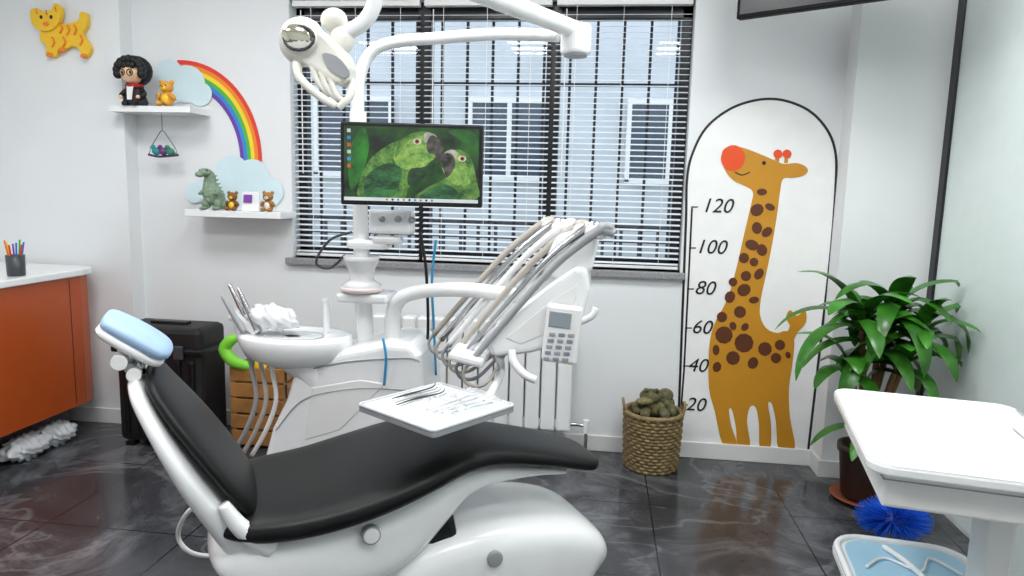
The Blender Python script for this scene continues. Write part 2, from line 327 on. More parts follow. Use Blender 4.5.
# doll
p=onshelf(138,zs1)+Vector((0,-.02,0)); g=Grp('wizard_boy_doll',tuple(p)); hairm=M('doll_hair','0a0a0b',.6)
lathe(g,'robe',p,[(.06,0),(.066,.02),(.052,.06),(.034,.1),(.02,.11)],M('robe','1c1d22',.7),sy=.7)
poly(g,'shirt',[p+Vector((x,-.046+.12*(z-.03)*1.2,z)) for x,z in ((-.012,.03),(.012,.03),(.018,.1),(-.018,.1))],(0,-.004,0),white2)
tube(g,'scarf',[p+Vector((.034*math.cos(t),-.002+.03*math.sin(t),.102)) for t in [k*math.pi/6 for k in range(13)]],.012,M('scarf','9c2424',.8,var=.5,scale=40))
for s in(-1,1): tube(g,'arm_%d'%s,[p+Vector((s*.03,0,.09)),p+Vector((s*.06,-.015,.06)),p+Vector((s*.05,-.04,.045))],[.014,.014,.011],hairm); ell(g,'hand_%d'%s,p+Vector((s*.048,-.048,.043)),(.01,.01,.01),skin)
ell(g,'head',p+Vector((0,-.012,.165)),(.06,.055,.054),skin)
ell(g,'hair_back',p+Vector((0,.018,.18)),(.084,.06,.078),hairm)
for i in range(11): 
    t=math.pi*(-.08+1.16*i/10); ell(g,'lock_%d'%i,p+Vector((.068*math.cos(t),-.036,.172+.058*math.sin(t))),(.021,.024,.024),hairm)
for i in range(4): ell(g,'fringe_%d'%i,p+Vector((-.035+.022*i,-.058,.202-.004*(i%2))),(.016,.012,.017),hairm,(0,.5,0))
for s in(-1,1):
    c=p+Vector((s*.022,-.068,.162)); tube(g,'glasses_%d'%s,[c+Vector((.016*math.cos(t),0,.016*math.sin(t))) for t in [k*math.pi/6 for k in range(13)]],.0025,inkm,n=6,sm=0); ell(g,'eye_%d'%s,c+Vector((0,.004,0)),(.006,.004,.008),inkm)
    box(g,'shoe_%d'%s,p+Vector((s*.025,-.035,.01)),(.03,.05,.02),hairm,.006)
def bear(name,p,s,m,m2,ears=True):
    g=Grp(name,tuple(p))
    ell(g,'body',p+Vector((0,0,.035*s)),(.03*s,.026*s,.035*s),m); ell(g,'belly',p+Vector((0,-.012*s,.033*s)),(.02*s,.018*s,.025*s),m2)
    ell(g,'head',p+Vector((0,-.004*s,.085*s)),(.03*s,.027*s,.027*s),m); ell(g,'muzzle',p+Vector((0,-.028*s,.079*s)),(.013*s,.01*s,.01*s),m2)
    ell(g,'nose',p+Vector((0,-.037*s,.083*s)),(.004*s,.004*s,.003*s),inkm)
    for q in(-1,1):
        ell(g,'ear_%d'%q,p+Vector((q*.024*s,0,.108*s)),(.011*s,.006*s,.011*s),m); ell(g,'eye_%d'%q,p+Vector((q*.011*s,-.028*s,.091*s)),(.003*s,)*3,inkm)
        ell(g,'arm_%d'%q,p+Vector((q*.032*s,-.012*s,.045*s)),(.01*s,.012*s,.02*s),m,(.5,q*-.5,0)); ell(g,'leg_%d'%q,p+Vector((q*.022*s,-.028*s,.012*s)),(.013*s,.022*s,.012*s),m)
bear('lion_figurine',onshelf(170,zs1)+Vector((0,-.02,0)),1.15,M('lion','d79a3a',.7),yellowm)
c=PY(163,148,YW-.1); g=Grp('hanging_bird_ornament',tuple(c)); zb2=zs1-.03
tube(g,'hook',[Vector((c.x,c.y,zb2)),c+Vector((0,0,.09)),],.0015,inkm,n=6,sm=0)
tube(g,'wire',[c+Vector((-.07,0,.0)),c+Vector((-.035,0,.05)),c+Vector((0,0,.09)),c+Vector((.035,0,.05)),c+Vector((.07,0,.0))],.002,inkm,n=6)
tube(g,'branch',[c+Vector((-.085,0,-.035)),c+Vector((-.03,0,-.045)),c+Vector((.04,0,-.04)),c+Vector((.085,0,-.035))],.006,M('branch','3c2d4c',.7),n=6)
tube(g,'wire_l',[c+Vector((-.07,0,0)),c+Vector((-.08,0,-.035))],.0015,inkm,n=6,sm=0); tube(g,'wire_r',[c+Vector((.07,0,0)),c+Vector((.08,0,-.035))],.0015,inkm,n=6,sm=0)
for i,(x,mm) in enumerate(((-.04,M('teal','1f8a94',.5)),(0,M('bird_violet','6b3b7a',.5)),(.04,M('teal2','2b7a62',.5)))):
    ell(g,'bird_body_%d'%i,c+Vector((x,0,-.018)),(.024,.016,.02),mm,(0,.4,0)); ell(g,'bird_head_%d'%i,c+Vector((x-.014,-.003,.004)),(.013,.012,.013),mm)
    cyl(g,'beak_%d'%i,c+Vector((x-.025,-.004,.003)),c+Vector((x-.036,-.005,0)),.004,orangem,r2=.0005,n=8,bev=0); ell(g,'tail_%d'%i,c+Vector((x+.025,0,-.026)),(.018,.006,.005),mm,(0,.5,0))
p=onshelf(211,zs2); g=Grp('dinosaur_figurine',tuple(p)); dm=M('dino','82977f',.7,var=.25,scale=60,bump=.4)
tube(g,'torso_neck',[p+Vector((.05,.0,.03)),p+Vector((.02,0,.055)),p+Vector((-.005,-.01,.09)),p+Vector((-.012,-.015,.14)),p+Vector((-.008,-.02,.175)),p+Vector((-.02,-.03,.19))],[.015,.045,.05,.032,.026,.024],dm,n=16)
tube(g,'tail',[p+Vector((.03,.0,.04)),p+Vector((.075,.0,.02)),p+Vector((.1,.01,.012))],[.03,.016,.004],dm)
ell(g,'head',p+Vector((-.022,-.04,.192)),(.034,.036,.022),dm); ell(g,'snout',p+Vector((-.04,-.06,.182)),(.024,.024,.015),dm)
ell(g,'belly',p+Vector((-.005,-.035,.085)),(.03,.02,.045),M('dino_belly','b9bda0',.7))
for s in(-1,1):
    ell(g,'thigh_%d'%s,p+Vector((s*.035,-.015,.035)),(.022,.035,.03),dm); ell(g,'foot_%d'%s,p+Vector((s*.035,-.045,.01)),(.018,.03,.01),dm)
    tube(g,'arm_%d'%s,[p+Vector((s*.035,-.03,.1)),p+Vector((s*.045,-.055,.085)),p+Vector((s*.035,-.07,.09))],[.012,.009,.006],dm); ell(g,'eye_%d'%s,p+Vector((-.02+s*.02,-.06,.203)),(.005,)*3,inkm)
for i in range(6): cyl(g,'spike_%d'%i,p+Vector((.02-.006*i,.03-.004*i,.07+.02*i)),p+Vector((.035-.006*i,.05-.004*i,.08+.02*i)),.01,dm,r2=.001,n=8,bev=0)
bear('bear_figurine',onshelf(232,zs2)+Vector((0,-.02,0)),.85,M('brn','8a5a2a',.7),yellowm)
bear('bear_figurine',onshelf(268,zs2)+Vector((0,-.02,0)),.9,M('brn2','a8763a',.7),cream)
p=onshelf(250,zs2); g=Grp('framed_card',tuple(p)); box(g,'card',p+Vector((0,-.02,.05)),(.095,.006,.1),white,.001,(-.15,0,0)); box(g,'picture',p+Vector((-.012,-.028,.065)),(.045,.004,.04),violetm,.001,(-.15,0,0)); box(g,'caption',p+Vector((0,-.022,.022)),(.07,.004,.02),grey,.001,(-.15,0,0)); box(g,'foot',p+Vector((0,.0,.005)),(.04,.05,.008),white)
# ---------------- cabinet ----------------
cyf=YW-.13; q=PY(85,268,cyf-.1); cx=q.x; zt=q.z; XLc=XL+.012
g=Grp('orange_cabinet',((XL+cx)/2,2,0))
top=[(XLc,.9,zt-.035),(cx+.02,.9,zt-.035),(cx+.02,cyf-.14,zt-.035),(cx-.0,cyf-.05,zt-.035),(cx-.08,cyf,zt-.035),(XLc,cyf,zt-.035)]
poly(g,'countertop',top,(0,0,.035),white,bev=.006)
zk=PY(81,403,cyf-.1).z+.02
bd=[(XLc,.92,zk),(cx,.92,zk),(cx,cyf-.14,zk),(cx-.02,cyf-.065,zk),(cx-.09,cyf-.02,zk),(XLc,cyf-.02,zk)]
poly(g,'cabinet_body',bd,(0,0,zt-.035-zk),orange,bev=.004)
boxes(g,'door_gaps',[((cx-.005,y,zk+.02),(cx+.001,y+.004,zt-.05)) for y in (1.4,1.95,2.5,3.25)],black)
boxes(g,'toe_kick',[((XLc,.95,0),(cx-.17,cyf-.08,zk))],M('toe_kick_grey','606266',.35,var=.4,scale=5),bev=.003)
bagm=M('clear_bag','dfe3e6',.2,trans=.3)
for k,(u,v,rx) in enumerate(((16,446,.13),(50,434,.11))):
    q=PZ(u,v,.05); q.x=max(q.x,cx-.05); crumple('plastic_bag',(q.x,q.y,.055),(.08,rx,.05),bagm,(0,0,.2),1.3)
p=PY(15,255,3.0); p.x=max(p.x,XL+.09); p.z=zt; g=Grp('pencil_cup',tuple(p))
lathe(g,'cup',p,[(.035,0),(.038,.005),(.04,.1),(.036,.1),(.034,.01)],dgrey)
for i,mm in enumerate((redm,bluem,greenm,violetm,yellowm,orangem,redm,bluem)): a=i*.8; cyl(g,'pencil_%d'%i,p+Vector((.015*math.cos(a),.015*math.sin(a),.02)),p+Vector((.04*math.cos(a),.035*math.sin(a),.15+.01*(i%3))),.004,mm,n=8,bev=0)
# ---------------- black rolling case ----------------
a=PY(119,430,3.2); b=PY(209,430,3.2); zt2=PY(165,325,3.2).z; w=b.x-a.x; c=Vector(((a.x+b.x)/2,3.3,0))
g=Grp('black_rolling_toolbox',tuple(c))
box(g,'shell',c+Vector((0,0,zt2/2+.01)),(w*.94,.24,zt2-.04),blackr,.03)
for i in range(6): box(g,'rib_%d'%i,c+Vector((-w*.36+w*.145*i,-.125,zt2*.42)),(w*.06,.02,zt2*.62),black,.008)
box(g,'lid_band',c+Vector((0,-.005,zt2*.8)),(w,.26,.035),black,.01)
for s in(-1,1): box(g,'latch_%d'%s,c+Vector((s*w*.25,-.14,zt2*.8)),(.05,.02,.07),dgrey,.006); cyl(g,'wheel_%d'%s,c+Vector((s*w*.38-.02,.08,.04)),c+Vector((s*w*.38+.02,.08,.04)),.04,black); box(g,'foot_%d'%s,c+Vector((s*w*.38,-.08,.012)),(.05,.05,.024),black)
box(g,'handle',c+Vector((0,0,zt2-.005)),(.2,.05,.02),black,.006)
xtool=c.x+w/2; toolc=c.copy(); ztool=zt2
a=PY(215,425,3.3); b=PY(268,425,3.3); zt2=PY(240,364,3.3).z; w=b.x-a.x; c=Vector((max((a.x+b.x)/2,xtool+w/2+.075),3.4,0))
g=Grp('wooden_toy_crate',tuple(c)); L=[]
for i in range(5):
    z0=.02+i*(zt2-.02)/5; z1=z0+(zt2-.02)/5-.012
    L+=[((c.x-w/2,c.y-.12,z0),(c.x+w/2,c.y-.108,z1)),((c.x-w/2,c.y+.108,z0),(c.x+w/2,c.y+.12,z1)),((c.x-w/2,c.y-.108,z0),(c.x-w/2+.012,c.y+.108,z1)),((c.x+w/2-.012,c.y-.108,z0),(c.x+w/2,c.y+.108,z1))]
for sx in(-1,1):
    for sy in(-1,1): L.append(((c.x+sx*(w/2-.014)-.014,c.y+sy*.1-.014,0),(c.x+sx*(w/2-.014)+.014,c.y+sy*.1+.014,zt2)))
L.append(((c.x-w/2+.01,c.y-.11,.01),(c.x+w/2-.01,c.y+.11,.025)))
boxes(g,'crate',L,wood,bev=.002)
for i,(dx,dz,mm) in enumerate(((-.06,.03,greenm),(.05,.02,orangem),(0,.0,yellowm),(.06,-.03,M('brown_plush','6b4a2a',.9)))): ell(g,'toy_%d'%i,c+Vector((dx,-.02*i,zt2-.02+dz)),(.05,.045,.045),mm,(i,.3,0))
lime=M('lime','7fd23c',.5)
lx0=c.x-w/2+.03; tube(g,'green_toy',[Vector((lx0+.07,c.y-.10,zt2-.01)),Vector((lx0+.0,c.y-.13,zt2+.02)),Vector((lx0-.045,c.y-.13,zt2+.08)),Vector((lx0-.01,c.y-.13,zt2+.13)),Vector((lx0+.05,c.y-.12,zt2+.15))],[.022,.03,.032,.028,.014],lime,n=14)
# ---------------- wicker basket ----------------
q=PZ(652,476,0); p=Vector((q.x,q.y+.13,0)); g=Grp('wicker_basket',tuple(p)); vs=[];fs=[]
R0=.125
for j in range(17):
    z=.01+j*.0165; rr=R0*(1+.10*math.sin(j/16*1.5)); P=[]
    for k in range(80):
        a=2*math.pi*k/80; r=rr+.005*math.sin(20*a+(j%2)*math.pi); P.append(p+Vector((r*math.cos(a),r*math.sin(a),z)))
    k0=len(vs); v2,f2=sweep(P+[P[0]],[.0085]*81,6,k0,False); vs+=v2; fs+=f2
mesh(g,'woven_wall',vs,fs,wick,smooth=True)
for k in range(20):
    a=2*math.pi*(k+.5)/20; tube(g,'stake_%d'%k,[p+Vector((R0*math.cos(a),R0*math.sin(a),0)),p+Vector((R0*1.1*math.cos(a),R0*1.1*math.sin(a),.28))],.005,wick,n=6,sm=0)
tube(g,'rim',[p+Vector((R0*1.12*math.cos(a),R0*1.12*math.sin(a),.285)) for a in [k*math.pi/16 for k in range(33)]],.012,wick,sm=0)
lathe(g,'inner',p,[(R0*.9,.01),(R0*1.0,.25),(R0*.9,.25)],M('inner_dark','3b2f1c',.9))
for s in(-1,1): tube(g,'handle_%d'%s,[p+Vector((s*R0*1.12,-.04,.28)),p+Vector((s*R0*1.2,-.03,.33)),p+Vector((s*R0*1.2,.03,.33)),p+Vector((s*R0*1.12,.04,.28))],.007,wick)
q=p+Vector((0,0,.275)); g=Grp('plush_crocodile_toy',tuple(q)); pl2=M('plush_tan','7d7550',.95,var=.3,scale=60,bump=.7)
ell(g,'body',q+Vector((.015,.01,.05)),(.09,.07,.06),plushm); ell(g,'belly',q+Vector((.01,-.045,.04)),(.05,.02,.04),pl2)
ell(g,'head',q+Vector((-.02,-.045,.10)),(.055,.045,.036),plushm); ell(g,'snout',q+Vector((-.05,-.085,.085)),(.05,.03,.018),pl2,(0,0,.5))
ell(g,'hump',q+Vector((.055,.0,.095)),(.04,.04,.035),plushm)
for s in(-1,1):
    ell(g,'brow_%d'%s,q+Vector((-.02+s*.024,-.065,.132)),(.014,.014,.013),plushm); ell(g,'eye_%d'%s,q+Vector((-.02+s*.024,-.079,.134)),(.005,)*3,inkm)
    tube(g,'arm_%d'%s,[q+Vector((s*.05,-.03,.07)),q+Vector((s*.085,-.06,.045)),q+Vector((s*.08,-.10,.03))],[.02,.022,.018],plushm); tube(g,'leg_%d'%s,[q+Vector((s*.03,-.03,.02)),q+Vector((s*.045,-.09,.032)),q+Vector((s*.05,-.13,.02))],[.024,.026,.02],plushm)
# ---------------- plant ----------------
q=PZ(861,500,0); p=Vector((q.x+.0,min(q.y,YW-.14-.22),0)); g=Grp('potted_corn_plant',tuple(p))
terr=M('dark_brown_pot','35221b',.4,var=.1); lathe(g,'pot',p,[(.08,.02),(.09,.03),(.11,.22),(.12,.23),(.12,.26),(.105,.26),(.1,.22)],terr); lathe(g,'saucer',p,[(.1,0),(.135,.02),(.135,.028),(.1,.012)],M('saucer','8a4a2c',.6))
ell(g,'soil',p+Vector((0,0,.225)),(.1,.1,.02),M('soil','2a1d14',.95,bump=.8))
vs=[];fs=[]
def leaf(b,az,el,L,w,droop):
    k0=len(vs); n=14; pt=Vector(b); e=el
    for i in range(n+1):
        t=i/n; d=Vector((math.cos(az)*math.cos(e),math.sin(az)*math.cos(e),math.sin(e))); s=Vector((-math.sin(az),math.cos(az),0)); nn=s.cross(d)
        ww=w*(math.sin(math.pi*min(1,(t*.9+.1)))**.65)*(1-.12*t)+.002
        for q_ in (pt+s*ww-nn*ww*-.3,pt,pt-s*ww+nn*ww*.3):
            q2=Vector(q_); q2.x=min(q2.x,XR-.05-.01*math.sin(k0)); q2.y=min(q2.y,YW-.165); vs.append(q2)
        if i<n: 
            a=k0+i*3; fs.extend([(a,a+1,a+4,a+3),(a+1,a+2,a+5,a+4)])
        pt=pt+d*(L/n); e-=droop/n
YPl=p.y-.02
for j,(u,v,L0) in enumerate(((893,314,.42),(860,322,.42),(918,336,.38),(878,350,.38),(848,365,.30),(900,366,.32))):
    h=PY(u,v,YPl-.03*(j%3)); 
    tube(g,'cane_%d'%j,[p+Vector((.02*(j-2.5),0,.2)),p.lerp(h,.55)+Vector((0,0,.12)),h+Vector((0,0,.03))],[.016,.014,.011],stemm)
    n=(17,17,15,14,9,10)[j]
    for i in range(n):
        az=i*2.4+j*1.3; f=i/n; b=h+Vector((0,0,-.04+.08*f))
        L=L0*random.uniform(.8,1.1)*(1-.2*f); dx=math.cos(az); dy=math.sin(az)
        if dy>.2: L*=.6
        if dx<-.4: L*=1.1
        leaf(b,az,math.radians(28+52*f),L,random.uniform(.034,.044),math.radians(random.uniform(115,155))*(1-.3*f))
leaf(p+Vector((-.03,-.05,.36)),math.radians(195),math.radians(25),.3,.03,math.radians(90)); leaf(p+Vector((-.02,-.05,.34)),math.radians(235),math.radians(20),.24,.03,math.radians(90))
mesh(g,'leaves',vs,fs,leafm,smooth=True)
# ---------------- desk at right ----------------
zd=.75; A=PZ(834,388,zd); B=PZ(870,464,zd); Cc=PZ(988,396,zd)
rz=-math.atan2(A.x-B.x,A.y-B.y)*.95; ux=Vector((math.cos(rz),math.sin(rz),0)); uy=Vector((-math.sin(rz),math.cos(rz),0))
dep=(A-B).length; wd=max(.45,(Cc-A).length+.03); cc=B+ux*wd/2+uy*dep/2
g=Grp('white_desk',(cc.x,cc.y,0),rz,local=True)
poly(g,'tabletop',rrect(0,0,wd,dep,.055,zd-.026),(0,0,.026),white,bev=.006)
tube(g,'raised_rim',ring(rrect(0,0,wd-.012,dep-.012,.05,zd)),.004,white,sm=0,n=8)
box(g,'drawer_box',(0.015,.0,zd-.026-.045),(wd-.05,dep-.08,.09),white2,.008); box(g,'drawer_gap',(0.015,.0,zd-.026-.02),(wd-.047,dep-.077,.003),grey,0)
lx=.085
box(g,'column_inner',(lx,-.12,.33),(.05,.09,.62),grey,.008); box(g,'column_sleeve',(lx,-.12,.46),(.064,.115,.3),white2,.008)
box(g,'foot_long',(lx+.04,-.06,.02),(.08,dep-.1,.04),white2,.012); box(g,'foot_cross',(lx+.1,-.3,.02),(.18,.07,.04),white2,.012)
box(g,'handle_pad',(wd/2-.06,.02,zd+.014),(.05,.14,.024),white2,.01)
# blue tray table
zt3=.34; c=PZ(912,574,zt3); g=Grp('child_activity_table',(c.x,c.y,0),.0,local=True); rz2=-.12; tw=.37
poly(g,'top',rrect(0,-.02,tw,.42,.09,zt3-.03,rz2),(0,0,.03),white,bev=.008)
tube(g,'rim',ring(rrect(0,-.02,tw-.02,.40,.085,zt3+.002,rz2)),.01,white,sm=0,n=8)
poly(g,'blue_mat',rrect(0,-.02,tw-.06,.36,.07,zt3,rz2),(0,0,.004),M('light_blue','a8d3ea',.4),bev=.001)
tube(g,'stylus',[(.02,-.1,zt3+.015),(.0,.03,zt3+.015),(-.03,.12,zt3+.015)],.008,white); tube(g,'cord',[(-.12,.0,zt3+.01),(-.05,.06,zt3+.01),(.02,.0,zt3+.01),(.08,.08,zt3+.01),(.13,.0,zt3+.01)],.004,white)
for sx in(-1,1):
    for sy in(-1,1): cyl(g,'leg_%d%d'%(sx,sy),(sx*.14,sy*.16-.02,0),(sx*.12,sy*.13-.02,zt3-.03),.018,white)
# blue tinsel ball
c=PZ(893,520,.09); g=Grp('blue_tinsel_ball',tuple(c)); bm=M('tinsel','2468e0',.3,metal=.3,var=.3); vs=[];fs=[]
for i in range(480):
    z=random.uniform(-.9,1); a=random.uniform(0,6.28); s=math.sqrt(1-z*z); d=Vector((s*math.cos(a)*1.5,s*math.sin(a)*1.1,z*.85)); k0=len(vs)
    v2,f2=sweep([c+d*.02,c+d*.1+Vector((0,0,.01))],[.0035,.001],4,k0); vs+=v2; fs+=f2
mesh(g,'spikes',vs,fs,bm); ell(g,'core',c,(.06,.045,.04),M('tinsel_core','123a90',.5))
# tv
tvb=M('tv_black','08080a',.6,spec=.2)
a=PY(738,20,3.2); b=PZ(868,2,a.z); d=(b-a); d.z=0; L_=max(d.length,.4)+.25; d.normalize(); ang=math.atan2(d.y,d.x); c=a+d*L_/2
g=Grp('television',(c.x,c.y,a.z+.17),ang,local=True); box(g,'housing',(0,0,0),(L_,.04,.34),tvb,.004); box(g,'screen',(0,-.0215,0),(L_-.03,.002,.31),M('screen_off','060607',.3),.0)
box(g,'mount_plate',(0,.04,.05),(.2,.04,.2),dgrey); cyl(g,'ceiling_pole',(0,.05,.05),(0,.05,ZC-a.z-.17),.02,dgrey)
# ---------------- dental chair ----------------
g=Grp('dental_chair',(-.923,1.77,0),math.radians(30),local=True)
loft(g,'seat_cushion',[(-.12,.495,.10,.03),(-.10,.492,.2,.06),(.0,.485,.25,.09),(.15,.495,.27,.095),(.3,.525,.275,.095),(.44,.56,.255,.09),(.56,.575,.205,.08),(.68,.565,.165,.075),(.85,.53,.15,.065),(.98,.495,.14,.055),(1.035,.478,.11,.05),(1.052,.47,.06,.03)],leather,e=3.2)
loft(g,'back_cushion',[(.0,.47,.16,.04),(-.04,.54,.20,.055),(-.095,.63,.215,.055),(-.155,.72,.205,.055),(-.21,.80,.18,.05),(-.245,.86,.14,.04),(-.255,.88,.08,.02)],leather,e=2.6)
loft(g,'back_shell',[(.06,.34,.14,.10),(-.03,.41,.19,.12),(-.10,.51,.21,.095),(-.165,.62,.225,.075),(-.225,.735,.215,.055),(-.272,.83,.17,.045),(-.29,.865,.10,.03)],white,e=3)
hx,hz=.022,.012
loft(g,'headrest_pad',[(-.375+hx,1.005+hz,.05,.02),(-.362+hx,.997+hz,.09,.042),(-.30+hx,.955+hz,.10,.052),(-.245+hx,.915+hz,.092,.045),(-.228+hx,.901+hz,.05,.02)],bluepad,e=2.5)
loft(g,'headrest_shell',[(-.385+hx,.988+hz,.05,.02),(-.37+hx,.975+hz,.088,.036),(-.315+hx,.935+hz,.098,.04),(-.262+hx,.896+hz,.085,.036),(-.245+hx,.882+hz,.05,.02)],white,e=2.8)
tube(g,'headrest_stem',[(-.29,.0,.925),(-.285,0,.88),(-.255,0,.81)],.016,chrome)
for s in(-1,1): cyl(g,'headrest_knob_%d'%s,(-.315,s*.05,.915),(-.315,s*.09,.915),.019,white2); cyl(g,'headrest_knob_lower_%d'%s,(-.285,s*.05,.88),(-.285,s*.085,.88),.017,white2)
cyl(g,'headrest_pivot',(-.295,-.07,.895),(-.295,.07,.895),.013,grey)
loft(g,'seat_fairing',[(-.11,.43,.10,.03),(-.08,.40,.2,.14),(.05,.365,.238,.22),(.2,.36,.24,.25),(.34,.385,.225,.24),(.46,.44,.19,.17),(.6,.495,.14,.09),(.8,.485,.11,.04),(.95,.455,.08,.02)],white,e=3.4)
loft(g,'lift_column',[(.08,.30,.16,.26),(.22,.22,.18,.26),(.38,.16,.18,.24),(.5,.12,.16,.2)],white,e=4)
loft(g,'base_housing',[(.12,.08,.15,.1),(.16,.11,.19,.2),(.32,.14,.205,.27),(.46,.175,.21,.34),(.62,.185,.21,.365),(.80,.18,.21,.355),(.92,.165,.205,.32),(.985,.14,.19,.26),(1.005,.12,.13,.14)],white,e=5,n=32)
box(g,'recess_well',(.49,-.04,.37),(.10,.24,.09),black,.02,(0,-.2,0))
poly(g,'base_plate',rrect(.45,0,1.05,.40,.1,0),(0,0,.035),M('base_grey','c2c4c6',.35),bev=.01)
cyl(g,'hinge_cap',(.27,-.225,.44),(.27,-.252,.44),.022,white2,n=32,bev=.004); cyl(g,'hinge_ring',(.27,-.225,.44),(.27,-.249,.44),.025,grey,n=32,bev=.001)
cyl(g,'housing_cap',(.64,-.2,.285),(.64,-.218,.285),.024,grey,n=32,bev=.004)
for s in(-1,1): tube(g,'back_hinge_%d'%s,[(.02,s*.2,.43),(-.05,s*.212,.5),(-.09,s*.212,.57)],[.03,.024,.014],white)
g2=Grp('hose_cable',tuple(PZ(205,540,.03)))
tube(g2,'hose',[PZ(240,500,.3),PZ(222,495,.3),PZ(190,510,.25),PZ(178,535,.14),PZ(190,552,.08),PZ(215,556,.05),PZ(235,550,.06)],.008,white2)
# ---------------- dental unit ----------------
YU=2.62
g=Grp('dental_unit',tuple(Vector((PY(345,400,YU).x,YU,0))))
prof=[PY(u,v,YU-.15) for u,v in [(285,400),(292,375),(302,362),(345,350),(385,342),(412,344),(420,356),(423,400)]]
p0=prof[0]; pe=prof[-1]
body=[Vector((p0.x-.10,p0.y,0)),Vector((p0.x-.10,p0.y,.28)),Vector((p0.x-.06,p0.y,p0.z-.12))]+prof+[Vector((pe.x,pe.y,0))]
poly(g,'floor_cabinet',body,(0,.32,0),white,bev=.03,seg=4)
ins=[PY(u,v,YU-.153) for u,v in [(312,388),(360,380),(385,384),(340,430),(305,440)]]
poly(g,'side_panel',ins,(0,.01,0),white2,bev=.003)
tube(g,'body_seam',[PY(u,v,YU-.153) for u,v in [(300,372),(345,362),(405,358),(420,362)]],.0025,grey,n=6)
tube(g,'body_seam_lower',[PY(u,v,YU-.153) for u,v in [(276,430),(300,402),(330,392),(372,388),(420,392)]],.0022,grey,n=6)
cb=PY(296,334,YU-.08)
lathe(g,'cuspidor_bowl',cb,[(.05,-.13),(.12,-.12),(.20,-.085),(.222,-.04),(.225,-.012),(.215,.004),(.195,.002),(.12,-.006),(.05,-.01)],white,n=48,sy=.66)
lathe(g,'bowl_basin',cb+Vector((-.01,-.01,.002)),[(.12,-.008),(.125,-.003),(.11,-.004),(.03,-.008)],M('bowl_grey','d5d8da',.25),n=40,sy=.6)
tube(g,'bowl_neck',[cb+Vector((.02,0,-.08)),cb+Vector((.08,.0,-.14)),cb+Vector((.12,.02,-.25))],[.09,.08,.07],white,n=18)
tube(g,'water_spout',[cb+Vector((.10,.06,-.02)),cb+Vector((.10,.06,.11)),cb+Vector((.095,.05,.13)),],[.014,.013,.012],white)
s0=PY(368,296,YU-.03); box(g,'cup_shelf',(s0.x,s0.y,s0.z),(.2,.16,.035),white,.01)
clr=M('clear_cup','f4f4f5',.15,trans=.25)
lathe(g,'cup_holder',(s0.x-.015,s0.y-.03,s0.z+.018),[(.05,0),(.07,.01),(.075,.03),(.06,.04),(.045,.05),(.05,.09),(.065,.12),(.068,.14),(.06,.14),(.02,.1)],clr)
lathe(g,'cup_base',(s0.x-.015,s0.y-.03,s0.z+.018),[(.055,0),(.078,.008),(.08,.022),(.05,.03)],M('cup_pink','eddcda',.3))
box(g,'filler_head',(s0.x+.0,s0.y+.02,s0.z+.2),(.16,.09,.035),white,.012)
post=[(366,345),(363,290),(360,200),(358,110),(360,76),(372,52),(395,42),(440,38),(500,34),(560,36)]
tube(g,'light_post',[PY(u,v,YU) for u,v in post],[.034,.034,.028,.024,.023,.022,.022,.022,.022,.022],white,n=18)
cyl(g,'post_collar',PY(358,128,YU),PY(358,112,YU),.032,white); 
box(g,'junction_box',PY(392,222,YU-.03),(.17,.06,.09),white,.012); box(g,'junction_lower',PY(388,240,YU-.03),(.11,.06,.03),white2,.01)
for i,(u,v) in enumerate(((382,215),(398,215),(412,216))): ell(g,'knob_%d'%i,PY(u,v+4,YU-.065),(.013,.013,.013),grey)
tube(g,'hose_left',[PY(352,232,YU-.05),PY(330,240,YU-.06),PY(316,262,YU-.06),PY(330,268,YU-.05),PY(345,255,YU-.04)],.005,dgrey)
tube(g,'hose_black',[PY(420,232,YU+.03),PY(426,270,YU+.03),PY(428,330,YU+.03),PY(424,370,YU+.03)],.006,black)
tube(g,'hose_blue',[PY(436,240,YU+.03),PY(432,280,YU+.03),PY(434,330,YU+.03),PY(436,375,YU+.03)],.005,M('cyan_hose','2c8fc0',.4))
tube(g,'hose_blue_lower',[PY(383,338,YU-.17),PY(386,358,YU-.18),PY(384,385,YU-.17)],.005,M('cyan_hose2','2c8fc0',.4))
hb=PY(250,345,YU-.1); tube(g,'suction_bracket',[cb+Vector((-.02,.0,-.09)),hb+Vector((0,0,-.02)),PY(238,322,YU-.1)],.02,white)
box(g,'suction_rack',PY(246,322,YU-.1),(.13,.06,.045),white,.012,(0,.5,0))
for i,(u,v,u2,v2) in enumerate(((229,284,252,330),(238,288,258,332),(222,296,244,332))):
    tube(g,'suction_handpiece_%d'%i,[PY(u,v,YU-.11-.02*i),PY((u+u2)/2,(v+v2)/2,YU-.11-.02*i),PY(u2,v2,YU-.11-.02*i)],[.006,.011,.013],chrome if i!=2 else grey)
for i,(uu) in enumerate((240,250,260)):
    tube(g,'suction_hose_%d'%i,[PY(uu+6,340,YU-.1),PY(uu+12,370,YU-.1),PY(uu+16,400,YU-.1),PY(uu+6,430,YU-.1),PY(uu-8,455,YU-.08)],.009,(grey,hose,white2)[i])
crumple('crumpled_plastic_bag',PY(273,317,YU-.1),(.10,.06,.045),M('plastic_bag','f2f3f4',.25,trans=.2),(0,.12,0))
